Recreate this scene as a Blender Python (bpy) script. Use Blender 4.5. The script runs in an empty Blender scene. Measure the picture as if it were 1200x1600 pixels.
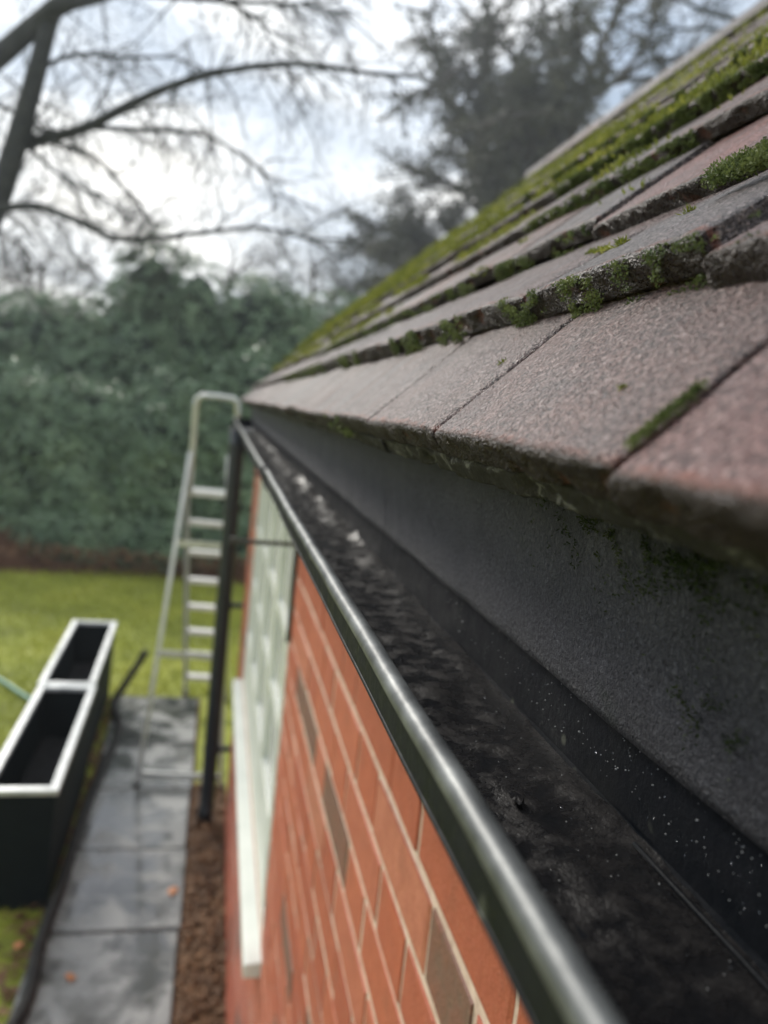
import bpy, bmesh, math, random
import numpy as np
from mathutils import Vector, Matrix, noise

scene = bpy.context.scene
COL = scene.collection
R = math.radians
H = 2.4                                   # camera height above the ground, metres

# ------------------------------------------------------------------ camera
YAW, PITCH, ROLL = 12.63, 7.20, 6.2       # degrees: right of the eaves line, down, anticlockwise
cam_data = bpy.data.cameras.new('camera')
cam = bpy.data.objects.new('camera', cam_data); COL.objects.link(cam)
_y, _p, _r = R(YAW), R(PITCH), R(ROLL)
FW = Vector((math.sin(_y)*math.cos(_p), math.cos(_y)*math.cos(_p), -math.sin(_p)))
_rt = Vector((math.cos(_y), -math.sin(_y), 0)); _up = _rt.cross(FW)
RT = _rt*math.cos(_r) + _up*math.sin(_r); UP = _up*math.cos(_r) - _rt*math.sin(_r)
m3 = Matrix((RT, UP, -FW)).transposed()
cam.matrix_world = Matrix.Translation((0, 0, H)) @ m3.to_4x4()
cam_data.sensor_fit = 'VERTICAL'; cam_data.sensor_height = 24.0; cam_data.lens = 18.0
cam_data.clip_start = 0.002; cam_data.clip_end = 900
cam_data.dof.use_dof = True; cam_data.dof.focus_distance = 0.335; cam_data.dof.aperture_fstop = 4.6
scene.camera = cam

# ------------------------------------------------------------------ light and sky
SUN_EL, SUN_AZ = 32.0, -24.0              # azimuth measured from +Y towards +X
world = bpy.data.worlds.new('World'); scene.world = world; world.use_nodes = True
nt = world.node_tree; nt.nodes.clear()
def N(t, **k):
    n = nt.nodes.new(t)
    for a, b in k.items(): setattr(n, a, b)
    return n
out = N('ShaderNodeOutputWorld'); bg = N('ShaderNodeBackground'); bg.inputs[1].default_value = 0.1
sky = N('ShaderNodeTexSky', sky_type='NISHITA', sun_disc=False)
sky.sun_elevation = R(SUN_EL); sky.sun_rotation = R(SUN_AZ)
tc = N('ShaderNodeTexCoord'); mp = N('ShaderNodeMapping'); mp.inputs['Scale'].default_value = (1.3, 1.3, 2.6)
mp.inputs['Location'].default_value = (10.2, 8.6, 5.05)
n1 = N('ShaderNodeTexNoise'); n1.inputs['Scale'].default_value = 1.9; n1.inputs['Detail'].default_value = 7; n1.inputs['Roughness'].default_value = 0.55
n1.inputs['Distortion'].default_value = 0.4
r1 = N('ShaderNodeValToRGB')              # cloud cover: grey bases to bright tops
cr = r1.color_ramp; cr.elements[0].position = 0.36; cr.elements[0].color = (2.3, 2.8, 3.5, 1)
cr.elements[1].position = 0.68; cr.elements[1].color = (10.0, 9.6, 8.8, 1)
e = cr.elements.new(0.50); e.color = (4.5, 4.9, 5.4, 1)
n2 = N('ShaderNodeTexNoise'); n2.inputs['Scale'].default_value = 1.1; n2.inputs['Detail'].default_value = 5
r2 = N('ShaderNodeValToRGB'); r2.color_ramp.elements[0].position = 0.28; r2.color_ramp.elements[0].color = (0.55, 0.55, 0.55, 1); r2.color_ramp.elements[1].position = 0.5
mx = N('ShaderNodeMixRGB')
L = nt.links.new
L(tc.outputs['Generated'], mp.inputs[0]); L(mp.outputs[0], n1.inputs['Vector']); L(mp.outputs[0], n2.inputs['Vector'])
L(n1.outputs['Fac'], r1.inputs[0]); L(n2.outputs['Fac'], r2.inputs[0])
L(r2.outputs[0], mx.inputs[0]); L(sky.outputs[0], mx.inputs[1]); L(r1.outputs[0], mx.inputs[2])
L(mx.outputs[0], bg.inputs[0]); L(bg.outputs[0], out.inputs[0])

sun_data = bpy.data.lights.new('sun', 'SUN'); sun_data.energy = 1.5; sun_data.angle = R(14); sun_data.color = (1, 0.95, 0.87)
sun = bpy.data.objects.new('sun', sun_data); COL.objects.link(sun)
_d = Vector((math.sin(R(SUN_AZ))*math.cos(R(SUN_EL)), math.cos(R(SUN_AZ))*math.cos(R(SUN_EL)), math.sin(R(SUN_EL))))
sun.rotation_euler = _d.to_track_quat('Z', 'Y').to_euler(); sun.location = (0, 0, 30)
vs = scene.view_settings; vs.view_transform = 'Standard'; vs.look = 'None'; vs.exposure = 1.15; vs.gamma = 1.0; vs.use_curve_mapping = False

# ------------------------------------------------------------------ helpers
def at(px, py, Y):                        # the point on the photo's sight line at distance Y along the house
    d = FW + RT*((px-600)/1200) - UP*((py-800)/1200)
    return Vector((d.x/d.y*Y, Y, H + d.z/d.y*Y))
def on_ground(px, py, z=0.0):
    d = FW + RT*((px-600)/1200) - UP*((py-800)/1200)
    s = (z-H)/d.z
    return Vector((d.x*s, d.y*s, z))

class MB:
    def __init__(s): s.v = []; s.f = []
    def add(s, vs, fs):
        o = len(s.v); s.v.extend([tuple(v) for v in vs]); s.f.extend([tuple(i+o for i in f) for f in fs]); return s
    def box(s, a, b):
        (x0, y0, z0), (x1, y1, z1) = a, b
        return s.add([(x0,y0,z0),(x1,y0,z0),(x1,y1,z0),(x0,y1,z0),(x0,y0,z1),(x1,y0,z1),(x1,y1,z1),(x0,y1,z1)],
                     [(0,3,2,1),(4,5,6,7),(0,1,5,4),(1,2,6,5),(2,3,7,6),(3,0,4,7)])
    def bar(s, p, q, w, d, side=(1,0,0)):           # rectangular bar from p to q
        p, q = Vector(p), Vector(q); t = (q-p).normalized(); a = Vector(side); a = (a - t*a.dot(t)).normalized(); b = t.cross(a)
        vs = []
        for c in (p, q):
            for i, j in ((-1,-1),(1,-1),(1,1),(-1,1)): vs.append(c + a*(i*w/2) + b*(j*d/2))
        return s.add(vs, [(0,3,2,1),(4,5,6,7),(0,1,5,4),(1,2,6,5),(2,3,7,6),(3,0,4,7)])
    def tube(s, pts, rad, n=8, cap=True):
        pts = [Vector(p) for p in pts]; k = len(pts)
        if not isinstance(rad, (list, tuple)): rad = [rad]*k
        o = len(s.v); a = None
        for i, p in enumerate(pts):
            t = (pts[min(i+1,k-1)] - pts[max(i-1,0)])
            t = t.normalized() if t.length > 1e-9 else Vector((0,0,1))
            if a is None: a = t.orthogonal().normalized()
            a = (a - t*a.dot(t)); a = a.normalized() if a.length > 1e-6 else t.orthogonal().normalized()
            b = t.cross(a)
            for j in range(n):
                g = 2*math.pi*j/n; s.v.append(tuple(p + (a*math.cos(g) + b*math.sin(g))*rad[i]))
        for i in range(k-1):
            for j in range(n):
                s.f.append((o+i*n+j, o+i*n+(j+1)%n, o+(i+1)*n+(j+1)%n, o+(i+1)*n+j))
        if cap:
            s.f.append(tuple(o+j for j in range(n-1,-1,-1))); s.f.append(tuple(o+(k-1)*n+j for j in range(n)))
        return s
    def sweep(s, prof, y0, y1, closed=True, ny=1, jit=None):   # a profile in (x, z) drawn along Y
        o = len(s.v); k = len(prof)
        for i in range(ny+1):
            y = y0 + (y1-y0)*i/ny
            for (x, z) in prof:
                dx, dz = jit(y, x, z) if jit else (0, 0)
                s.v.append((x+dx, y, z+dz))
        for i in range(ny):
            for j in range(k if closed else k-1):
                a, b = o+i*k+j, o+i*k+(j+1)%k
                s.f.append((a, b, b+k, a+k))
        if closed:
            s.f.append(tuple(o+j for j in range(k-1,-1,-1))); s.f.append(tuple(o+ny*k+j for j in range(k)))
        return s
    def mesh(s, name, smooth=False):
        me = bpy.data.meshes.new(name); me.from_pydata(s.v, [], s.f); me.update()
        bm = bmesh.new(); bm.from_mesh(me); bmesh.ops.recalc_face_normals(bm, faces=bm.faces); bm.to_mesh(me); bm.free()
        if smooth: me.polygons.foreach_set('use_smooth', [True]*len(me.polygons))
        return me
    def raw(s, name):
        me = bpy.data.meshes.new(name); me.from_pydata(s.v, [], s.f); me.update(); return me
    def build(s, name, mat, parent=None, smooth=False, raw=False, bevel=0):
        me = s.raw(name) if raw else s.mesh(name, smooth)
        me.materials.append(mat)
        o = bpy.data.objects.new(name, me); COL.objects.link(o); o.parent = parent
        if bevel:
            b = o.modifiers.new('bevel', 'BEVEL'); b.width = bevel; b.segments = 2; b.limit_method = 'ANGLE'
        return o
def inst(name, me, parent=None, loc=(0,0,0), rot=(0,0,0), scale=(1,1,1)):
    o = bpy.data.objects.new(name, me); COL.objects.link(o); o.parent = parent
    o.location = loc; o.rotation_euler = rot; o.scale = scale; return o
def tag(o, label=None, cat=None, group=None, kind=None):
    if label: o['label'] = label
    if cat: o['category'] = cat
    if group: o['group'] = group
    if kind: o['kind'] = kind
    return o
def empty(name, loc=(0,0,0), rz=0):
    o = bpy.data.objects.new(name, None); COL.objects.link(o); o.location = loc; o.rotation_euler = (0,0,rz); o.empty_display_size = .1; return o
def spline(pts, n=6):                      # Catmull-Rom through points (tuples of any length)
    P = [np.array(p, float) for p in pts]; P = [2*P[0]-P[1]] + P + [2*P[-1]-P[-2]]; o = []
    for i in range(1, len(P)-2):
        for k in range(n):
            t = k/n; a, b, c, d = P[i-1:i+3]
            o.append(.5*((2*b)+(c-a)*t+(2*a-5*b+4*c-d)*t*t+(3*b-a-3*c+d)*t**3))
    o.append(P[-2]); return o
def nz(x, y=0, z=0): return noise.noise(Vector((x, y, z)))

# ------------------------------------------------------------------ materials
class Mat:
    def __init__(s, name):
        s.m = bpy.data.materials.new(name); s.m.use_nodes = True; s.t = s.m.node_tree
        s.b = s.t.nodes['Principled BSDF']
    def n(s, t, **k):
        x = s.t.nodes.new(t)
        for a, v in k.items():
            if a in x.inputs.keys() if not hasattr(x, a) else False: x.inputs[a].default_value = v
            else: setattr(x, a, v)
        return x
    def l(s, a, b): s.t.links.new(a, b)
    def coord(s, rand=True, gen=False):
        tc = s.n('ShaderNodeTexCoord'); o = tc.outputs['Object']
        if rand:
            oi = s.n('ShaderNodeObjectInfo'); ad = s.n('ShaderNodeVectorMath', operation='ADD')
            sc = s.n('ShaderNodeVectorMath', operation='SCALE'); sc.inputs['Scale'].default_value = 37.0
            cb = s.n('ShaderNodeCombineXYZ')
            for i in range(3): s.l(oi.outputs['Random'], cb.inputs[i])
            s.l(cb.outputs[0], sc.inputs[0]); s.l(o, ad.inputs[0]); s.l(sc.outputs[0], ad.inputs[1]); o = ad.outputs[0]
        return o
    def noise(s, vec, scale, detail=4, rough=.55, dist=0):
        x = s.n('ShaderNodeTexNoise'); x.inputs['Scale'].default_value = scale; x.inputs['Detail'].default_value = detail
        x.inputs['Roughness'].default_value = rough; x.inputs['Distortion'].default_value = dist; s.l(vec, x.inputs['Vector']); return x.outputs['Fac']
    def voro(s, vec, scale, feat='F1'):
        x = s.n('ShaderNodeTexVoronoi', feature=feat); x.inputs['Scale'].default_value = scale; s.l(vec, x.inputs['Vector']); return x
    def ramp(s, fac, stops):
        x = s.n('ShaderNodeValToRGB'); c = x.color_ramp
        while len(c.elements) < len(stops): c.elements.new(.5)
        for e, (p, col) in zip(c.elements, stops):
            e.position = p; e.color = (col, col, col, 1) if isinstance(col, (int, float)) else (*col, 1)
        s.l(fac, x.inputs[0]); return x.outputs[0]
    def mix(s, fac, a, b, mode='MIX'):
        x = s.n('ShaderNodeMixRGB', blend_type=mode)
        for i, v in enumerate((fac, a, b)):
            if isinstance(v, (int, float)): x.inputs[i].default_value = v if i == 0 else (v, v, v, 1)
            elif isinstance(v, tuple): x.inputs[i].default_value = (*v, 1)
            else: s.l(v, x.inputs[i])
        return x.outputs[0]
    def rnd(s): return s.n('ShaderNodeObjectInfo').outputs['Random']
    def bump(s, *layers):                  # (height socket, strength, distance)
        prev = None
        for h, st, d in layers:
            x = s.n('ShaderNodeBump'); x.inputs['Strength'].default_value = st; x.inputs['Distance'].default_value = d
            s.l(h, x.inputs['Height'])
            if prev: s.l(prev, x.inputs['Normal'])
            prev = x.outputs[0]
        s.l(prev, s.b.inputs['Normal'])
    def set(s, base=None, rough=None, spec=None, metal=None, coat=None):
        for k, v in (('Base Color', base), ('Roughness', rough), ('Specular IOR Level', spec), ('Metallic', metal), ('Coat Weight', coat)):
            if v is None: continue
            if isinstance(v, tuple): s.b.inputs[k].default_value = (*v, 1)
            elif isinstance(v, (int, float)): s.b.inputs[k].default_value = v
            else: s.l(v, s.b.inputs[k])
        return s.m

def simple(name, cols, scale=8, rough=.6, bumpd=.002, bscale=None, spec=.5, metal=0, rand=True):
    M = Mat(name); c = M.coord(rand); f = M.noise(c, scale, 5)
    col = M.ramp(f, [(.3, cols[0]), (.7, cols[-1])] if len(cols) < 3 else [(.28, cols[0]), (.5, cols[1]), (.72, cols[2])])
    M.bump((M.noise(c, bscale or scale*4, 4), .5, bumpd))
    return M.set(col, rough, spec, metal)

def tile_material(name='sanded_clay_tile', edge=True):
    M = Mat(name); c = M.coord(); r = M.rnd()
    base = M.ramp(r, [(0, (.22,.105,.092)), (.3, (.215,.142,.130)), (.55, (.165,.135,.138)), (.8, (.25,.142,.125)), (1, (.28,.115,.085))])
    big = M.noise(c, 26, 5, .6)
    col = M.mix(M.ramp(big, [(.35, 0), (.7, .75)]), base, (.125,.112,.118))
    oi = M.n('ShaderNodeObjectInfo'); col = M.mix(1.0, col, oi.outputs['Color'], 'MULTIPLY')
    grain = M.noise(c, 470, 3, .75)
    col = M.mix(M.ramp(grain, [(.36, .9), (.56, 0)]), col, (.030,.026,.028))
    col = M.mix(M.ramp(grain, [(.54, 0), (.68, .8)]), col, (.52,.42,.40))
    fl = M.noise(c, 60, 5, .7)
    col = M.mix(M.ramp(fl, [(.66, 0), (.73, .55)]), col, (.30,.085,.05))
    sep = M.n('ShaderNodeSeparateXYZ'); tcx = M.n('ShaderNodeTexCoord'); M.l(tcx.outputs['Object'], sep.inputs[0])
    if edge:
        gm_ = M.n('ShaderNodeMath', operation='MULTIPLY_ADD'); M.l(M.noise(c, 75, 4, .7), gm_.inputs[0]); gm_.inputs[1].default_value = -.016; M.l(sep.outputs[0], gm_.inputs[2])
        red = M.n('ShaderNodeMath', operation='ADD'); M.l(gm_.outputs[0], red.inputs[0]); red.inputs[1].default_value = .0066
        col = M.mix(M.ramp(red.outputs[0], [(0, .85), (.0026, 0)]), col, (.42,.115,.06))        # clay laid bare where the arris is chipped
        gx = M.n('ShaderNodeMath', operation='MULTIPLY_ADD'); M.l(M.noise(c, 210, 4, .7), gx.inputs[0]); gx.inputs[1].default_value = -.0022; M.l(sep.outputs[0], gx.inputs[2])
        col = M.mix(M.ramp(gx.outputs[0], [(0, .95), (.0005, 0)]), col, (.012,.010,.009))       # algae grime on the leading face, blackened further with painted-in shade
    rg = M.ramp(M.noise(c, 14, 3), [(.3, .30), (.7, .55)])
    v = M.voro(c, 800); v2 = M.voro(c, 430)
    M.bump((big, .35, .003), (v2.outputs['Distance'], 1.0, .0022), (v.outputs['Distance'], 1.0, .0018), (grain, 1.0, .0035))
    return M.set(col, rg, .5)
def felt_material():
    M = Mat('weathered_bitumen_felt'); c = M.coord(False)
    a = M.noise(c, 420, 4, .7, .4); b = M.noise(c, 30, 5)
    col = M.ramp(b, [(.3, (.050,.051,.058)), (.7, (.085,.085,.094))])
    col = M.mix(M.ramp(a, [(.54, 0), (.70, .7)]), col, (.20,.20,.215))
    col = M.mix(M.ramp(a, [(.32, .8), (.48, 0)]), col, (.012,.012,.015))
    gr = M.noise(c, 17, 4, .6)
    col = M.mix(M.ramp(gr, [(.62, 0), (.74, .6)]), col, (.030,.045,.014))
    M.bump((b, .6, .006), (a, 1.0, .0055))
    return M.set(col, M.ramp(b, [(.3, .36), (.7, .55)]), .5)
def gutter_material():
    M = Mat('black_gutter'); c = M.coord(False)
    a = M.noise(c, 55, 6, .65); b = M.noise(c, 260, 4, .7)
    col = M.ramp(a, [(.35, (.005,.007,.010)), (.7, (.014,.015,.018))])
    lich = M.noise(c, 30, 3, .5); lv = M.voro(c, 75)
    spot = M.mix(M.ramp(lv.outputs['Distance'], [(.16, 1), (.26, 0)]), 0.0, M.ramp(lich, [(.56, 0), (.66, .45)]))
    col = M.mix(spot, col, (.22,.23,.17))
    grn = M.noise(c, 12, 4, .6)
    col = M.mix(M.ramp(grn, [(.56, 0), (.74, .25)]), col, (.022,.023,.017))
    M.bump((a, .35, .002), (b, .35, .0008))
    return M.set(col, M.ramp(a, [(.35, .40), (.7, .65)]), .10)
def brick_material():
    M = Mat('red_brick'); c = M.coord(); r = M.rnd()
    base = M.ramp(r, [(0, (.47,.120,.062)), (.35, (.52,.150,.082)), (.6, (.41,.095,.052)), (.84, (.56,.19,.115)), (.93, (.40,.17,.11)), (.935, (.17,.10,.075)), (1, (.15,.10,.08))])
    base_r = [n for n in M.t.nodes if n.type == 'VALTORGB'][-1]
    f = M.noise(c, 35, 6, .65); g = M.noise(c, 210, 4, .7)
    col = M.mix(M.ramp(f, [(.35, .0), (.7, .5)]), base, (.30,.070,.042))
    st = M.noise(M.coord(False), 9, 5, .7); col = M.mix(M.ramp(st, [(.58, 0), (.74, .35)]), col, (.22,.085,.055))
    col = M.mix(M.ramp(g, [(.55, 0), (.75, .4)]), col, (.60,.30,.19))
    M.bump((f, .6, .004), (g, .7, .002))
    return M.set(col, .55, .4)
def leafmat(name, stops, rough=.5, spec=.4, scale=1.3, trans=0.0):
    M = Mat(name); c = M.coord(False)
    geo = M.n('ShaderNodeNewGeometry')
    f = M.noise(c, scale, 3); g = M.noise(c, scale*14, 2)
    mixf = M.mix(.5, f, g)
    col = M.ramp(mixf, stops)
    if trans:
        M.b.inputs['Transmission Weight'].default_value = 0
        tr = M.n('ShaderNodeBsdfTranslucent'); ms = M.n('ShaderNodeMixShader'); ms.inputs[0].default_value = trans
        o = M.t.nodes['Material Output']; M.l(col, tr.inputs[0]); M.l(M.b.outputs[0], ms.inputs[1]); M.l(tr.outputs[0], ms.inputs[2]); M.l(ms.outputs[0], o.inputs[0])
    return M.set(col, rough, spec)

T = {}
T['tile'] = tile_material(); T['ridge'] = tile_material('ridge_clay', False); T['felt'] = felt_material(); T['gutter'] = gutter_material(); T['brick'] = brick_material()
T['lip'] = simple('worn_grey_lip', [(.035,.038,.040), (.17,.178,.176)], 38, .44, .0007, metal=.35)
T['mortar'] = simple('lime_mortar', [(.52,.37,.29), (.74,.57,.46)], 60, .9, .0015)
T['drip'] = simple('pale_mortar_drip', [(.035,.035,.038), (.17,.17,.17)], 130, .8, .001)
T['wood_dark'] = simple('dark_timber', [(.03,.026,.024), (.06,.05,.045)], 20, .7)
T['pipe'] = simple('black_pipe_paint', [(.006,.010,.014), (.014,.019,.024)], 14, .38, .001)
T['white'] = simple('white_gloss_paint', [(.66,.68,.62), (.80,.81,.74)], 9, .35, .0006)
T['frosted'] = simple('pale_window_glass', [(.46,.465,.44), (.60,.605,.57)], 5, .18, .0004)
T['iron'] = simple('dark_iron', [(.03,.033,.03), (.055,.06,.055)], 40, .5, .0006)
T['alu'] = simple('dull_aluminium', [(.50,.51,.50), (.66,.66,.64)], 18, .34, .0004, metal=.75)
T['alu_pale'] = simple('ribbed_aluminium_tread', [(.62,.61,.58), (.74,.73,.69)], 22, .45, .0004, metal=.35)
T['rubber'] = simple('black_rubber', [(.012,.012,.012), (.02,.02,.02)], 20, .7)
T['zinc'] = simple('galvanised_rim', [(.34,.36,.36), (.58,.60,.60), (.70,.71,.70)], 11, .45, .0005, metal=.45)
T['trough'] = simple('dark_green_trough', [(.002,.005,.006), (.004,.008,.009)], 12, .7, .001, spec=.15)
T['soil'] = simple('wet_potting_soil', [(.005,.005,.006), (.013,.011,.011)], 40, .9, .006)
T['hose_black'] = simple('black_flexible_pipe', [(.010,.010,.010), (.030,.028,.024)], 14, .8, .001)
T['hose_green'] = simple('green_hose', [(.10,.26,.19), (.14,.32,.24)], 20, .45, .0005)
T['bark'] = simple('grey_bark', [(.014,.017,.018), (.038,.040,.036)], 9, .85, .01)
T['bark_far'] = simple('brown_bark', [(.05,.042,.036), (.085,.07,.06)], 6, .9, .01)
T['moss'] = leafmat('cushion_moss', [(.34, (.06,.085,.014)), (.5, (.19,.215,.03)), (.64, (.40,.39,.085))], .6, .3, 14, .3)
T['moss_dark'] = leafmat('leafy_moss', [(.34, (.030,.055,.018)), (.46, (.075,.115,.035)), (.56, (.15,.18,.06)), (.68, (.30,.32,.14))][0:3:2]+[(.7, (.26,.29,.11))], .6, .25, 45, .25)
T['rhodo'] = leafmat('rhododendron_leaf', [(.32, (.055,.105,.062)), (.5, (.125,.20,.11)), (.66, (.26,.35,.20))], .34, .5, 1.5, .15)
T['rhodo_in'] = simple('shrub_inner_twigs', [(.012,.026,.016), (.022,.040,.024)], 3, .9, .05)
T['needle'] = leafmat('cedar_needle', [(.3, (.045,.050,.038)), (.5, (.085,.088,.064)), (.7, (.13,.12,.085))], .6, .3, .6, .1)
T['grass_blade'] = leafmat('grass_blade', [(.3, (.21,.25,.04)), (.5, (.35,.38,.06)), (.7, (.48,.47,.09))], .55, .3, 1.1, .3)
T['litter'] = leafmat('dead_leaf', [(.32, (.05,.026,.014)), (.5, (.14,.072,.034)), (.66, (.30,.17,.085))], .7, .3, 8)
T['leaf_orange'] = simple('orange_leaf', [(.42,.16,.06), (.55,.24,.11)], 30, .6, .001)
T['drop'] = None
_m = Mat('water_drop'); _m.b.inputs['Transmission Weight'].default_value = 1; _m.b.inputs['IOR'].default_value = 1.33
T['drop'] = _m.set((.95,.97,1.0), .02)
T['grit'] = simple('pale_grit', [(.25,.25,.25), (.6,.6,.58)], 900, .6, .0002)

# ------------------------------------------------------------------ ground
def lawn_material():
    M = Mat('damp_lawn'); c = M.coord(False)
    a = M.noise(c, .55, 5, .6); b = M.noise(c, 7, 5, .7); d = M.noise(c, 60, 3)
    col = M.ramp(a, [(.3, (.18,.20,.035)), (.5, (.31,.34,.05)), (.7, (.42,.42,.07))])
    col = M.mix(M.ramp(b, [(.45, 0), (.7, .6)]), col, (.05,.062,.014))
    M.bump((b, .6, .04), (d, .6, .02))
    return M.set(col, .75, .25)
def earth_material():
    M = Mat('leafy_earth'); c = M.coord(False)
    a = M.noise(c, 1.4, 5, .6); b = M.noise(c, 26, 4, .7)
    col = M.ramp(a, [(.35, (.11,.052,.028)), (.65, (.21,.10,.055))])
    col = M.mix(M.ramp(b, [(.45, 0), (.65, .6)]), col, (.045,.030,.018))
    M.bump((a, .5, .05), (b, .6, .02)); return M.set(col, .85, .25)
def slab_material():
    M = Mat('wet_concrete_slab'); c = M.coord()
    a = M.noise(c, 4.5, 6, .6, .3); b = M.noise(c, 120, 4, .7)
    col = M.ramp(a, [(.42, (.075,.078,.074)), (.60, (.29,.29,.275))])
    col = M.mix(M.ramp(b, [(.5, 0), (.75, .3)]), col, (.06,.062,.058))
    d = M.noise(c, 2.2, 4); col = M.mix(M.ramp(d, [(.55, 0), (.75, .5)]), col, (.07,.078,.055))
    M.bump((a, .15, .003), (b, .2, .0006))
    return M.set(col, M.ramp(a, [(.44, .03), (.58, .35)]), 1.0)
T['lawn'] = lawn_material(); T['earth'] = earth_material(); T['slab'] = slab_material()

g = MB(); g.add([(-300,-150,0),(300,-150,0),(300,500,0),(-300,500,0)], [(0,1,2,3)])
tag(g.build('ground', T['lawn'], raw=True), kind='structure')
# leaf-strewn bank under the shrubs, a low uneven mound
m = MB(); nx, ny = 60, 26
for j in range(ny+1):
    for i in range(nx+1):
        x = -9 + 18*i/nx; y = 9.9 + 9*j/ny
        edge = min(1, (y-9.9)/1.3) * min(1, (18.9-y)/1.0) * min(1, (9-abs(x))/1.5)
        h = edge*(.13 + .16*nz(x*.6, y*.6, 3) + .07*nz(x*2, y*2, 1))
        h += .45*math.exp(-((x+3.1)/.85)**2 - ((y-11.2)/.7)**2)
        yy = y + .35*nz(x*.8, 0, 7) if j == 0 else y
        m.v.append((x, yy, h - .03 if j in (0, ny) or i in (0, nx) else max(h, .006)))
for j in range(ny):
    for i in range(nx):
        a = j*(nx+1)+i; m.f.append((a, a+1, a+nx+2, a+nx+1))
tag(m.build('earth_bank', T['earth'], smooth=True), kind='structure')

# path of square slabs along the house
p = MB(); p.box((-.60,.0,-.05), (.02,6.02,.006))
path = tag(p.build('path', T['earth']), kind='structure')
rng = random.Random(4)
ys = [.12, .75, 1.38, 2.01, 2.63, 3.25, 3.88, 4.51, 5.14, 5.98]
for k in range(len(ys)-1):
    y0, y1 = ys[k]+.008, ys[k+1]-.008; s_ = MB(); z = .03 + rng.uniform(-.004,.004)
    s_.box((-.585+rng.uniform(-.01,.01), y0, .004), (.0+rng.uniform(-.008,.008), y1, z))
    s_.build('slab', T['slab'], path, bevel=.006)
# leaf bed between path and wall
b_ = MB(); b_.add([(.015,.0,.010),(.21,.0,.010),(.21,4.6,.010),(.015,4.6,.010)], [(0,1,2,3)])
bed = tag(b_.build('leaf_bed', T['earth'], raw=True), kind='structure')

def leaf_cards(mb, pts, size, rng, curl=.35):
    for q in pts:
        a = rng.uniform(0, 6.283); s = size*rng.uniform(.6,1.3); w = s*rng.uniform(.3,.5)
        t = Vector((math.cos(a), math.sin(a), rng.uniform(-.4,.5))).normalized(); n = Vector((rng.uniform(-.4,.4), rng.uniform(-.4,.4), 1)).normalized()
        b = t.cross(n).normalized(); n = b.cross(t); c = Vector(q)
        mb.add([c - t*s*.5, c - b*w*.5 + n*s*curl*.3, c + b*w*.5 + n*s*curl*.3, c + t*s*.5], [(0,2,1),(1,2,3)])
rng = random.Random(11); lt = MB(); pts = []
for k in range(5200):
    pts.append((rng.uniform(.02,.20), rng.uniform(1.2,4.55), .012+rng.random()**2*.045))
for k in range(500):
    pts.append((-.60-abs(rng.gauss(0,.10)), rng.uniform(2.2,6.0), .012+rng.random()*.02))
leaf_cards(lt, pts, .055, rng)
tag(lt.build('leaf_litter', T['litter'], raw=True), 'brown dead leaf litter lying between paving and brick wall', 'leaf litter', kind='stuff')
rng = random.Random(12); lt = MB(); pts = []
for k in range(9000):
    x, y = rng.uniform(-6.5,3.5), 9.9+abs(rng.gauss(0,1.1)); pts.append((x, y, .10+rng.uniform(0,.22)+.42*math.exp(-((x+3.1)/.8)**2-((y-11.2)/.65)**2)))
leaf_cards(lt, pts, .10, rng)
tag(lt.build('bank_leaf_litter', T['litter'], raw=True), 'red brown fallen leaves on the bank under the shrubs', 'leaf litter', kind='stuff')

# grass blades on the near lawn
rng = random.Random(5); gb = MB()
for k in range(42000):
    y = 3.0 + 7.4*rng.random()**.8; x = rng.uniform(-.62*y-.2, .10*y+.4)
    if x > -.63 and y < 6.05: continue
    a = rng.uniform(0,6.283); h = rng.uniform(.02,.055); w = .004+.0006*y; dx, dy = math.cos(a)*w, math.sin(a)*w
    lx, ly = rng.uniform(-.03,.03), rng.uniform(-.03,.03)
    gb.add([(x-dx,y-dy,0),(x+dx,y+dy,0),(x+lx,y+ly,h)], [(0,1,2)])
tag(gb.build('grass', T['grass_blade'], raw=True), 'short yellow green lawn grass beyond the paving', 'grass', kind='stuff')

# ------------------------------------------------------------------ the house
WX = .203                                   # outer face of the brickwork
Y0, Y1 = -1.6, 4.15                         # near and far gable walls
RX = 1.62                                   # ridge line
house = tag(empty('brick_house', (WX, 0, 0)), 'low red brick house with mossy clay tile roof and black gutter', 'house')
def part(mb, name, mat, parent=None, **k):  # vertices are given in world space; the house origin sits at (WX,0,0)
    o = mb.build(name, mat, house if parent is None else parent, **k)
    o.matrix_parent_inverse = Matrix.Identity(4)
    if parent is None: o.location = (-WX, 0, 0)
    return o

# --- roof courses: front top edge of each course and the slope of its tiles
GA = .1
front = [(.094, -.0065), (.150, .069)]
for i in range(2, 6): front.append((.094+.0682*i, -.0065+.0731*i))
while front[-1][0] < RX-.08:
    x, z = front[-1]; front.append((x+.0735, z+.0680))
TH = [.0145, .0155] + [.013]*(len(front)-2)
def solve(i):
    if i == 0: return R(43.7)
    if i >= len(front)-1: return R(35.5)
    a = R(40); dx, dz = front[i+1][0]-front[i][0], front[i+1][1]-front[i][1]; t = TH[i+1]
    for _ in range(30): a = math.atan2(dz - t*math.cos(a), dx + t*math.sin(a))
    return a
ALPHA = [solve(i) for i in range(len(front))]
def surf(i, u, y):                          # point on the upper face of course i, u metres up from its front edge
    a = ALPHA[i]; x, z = front[i]; return Vector((x+u*math.cos(a), y, H+z+u*math.sin(a)))
def snorm(i): return Vector((-math.sin(ALPHA[i]), 0, math.cos(ALPHA[i])))

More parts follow.
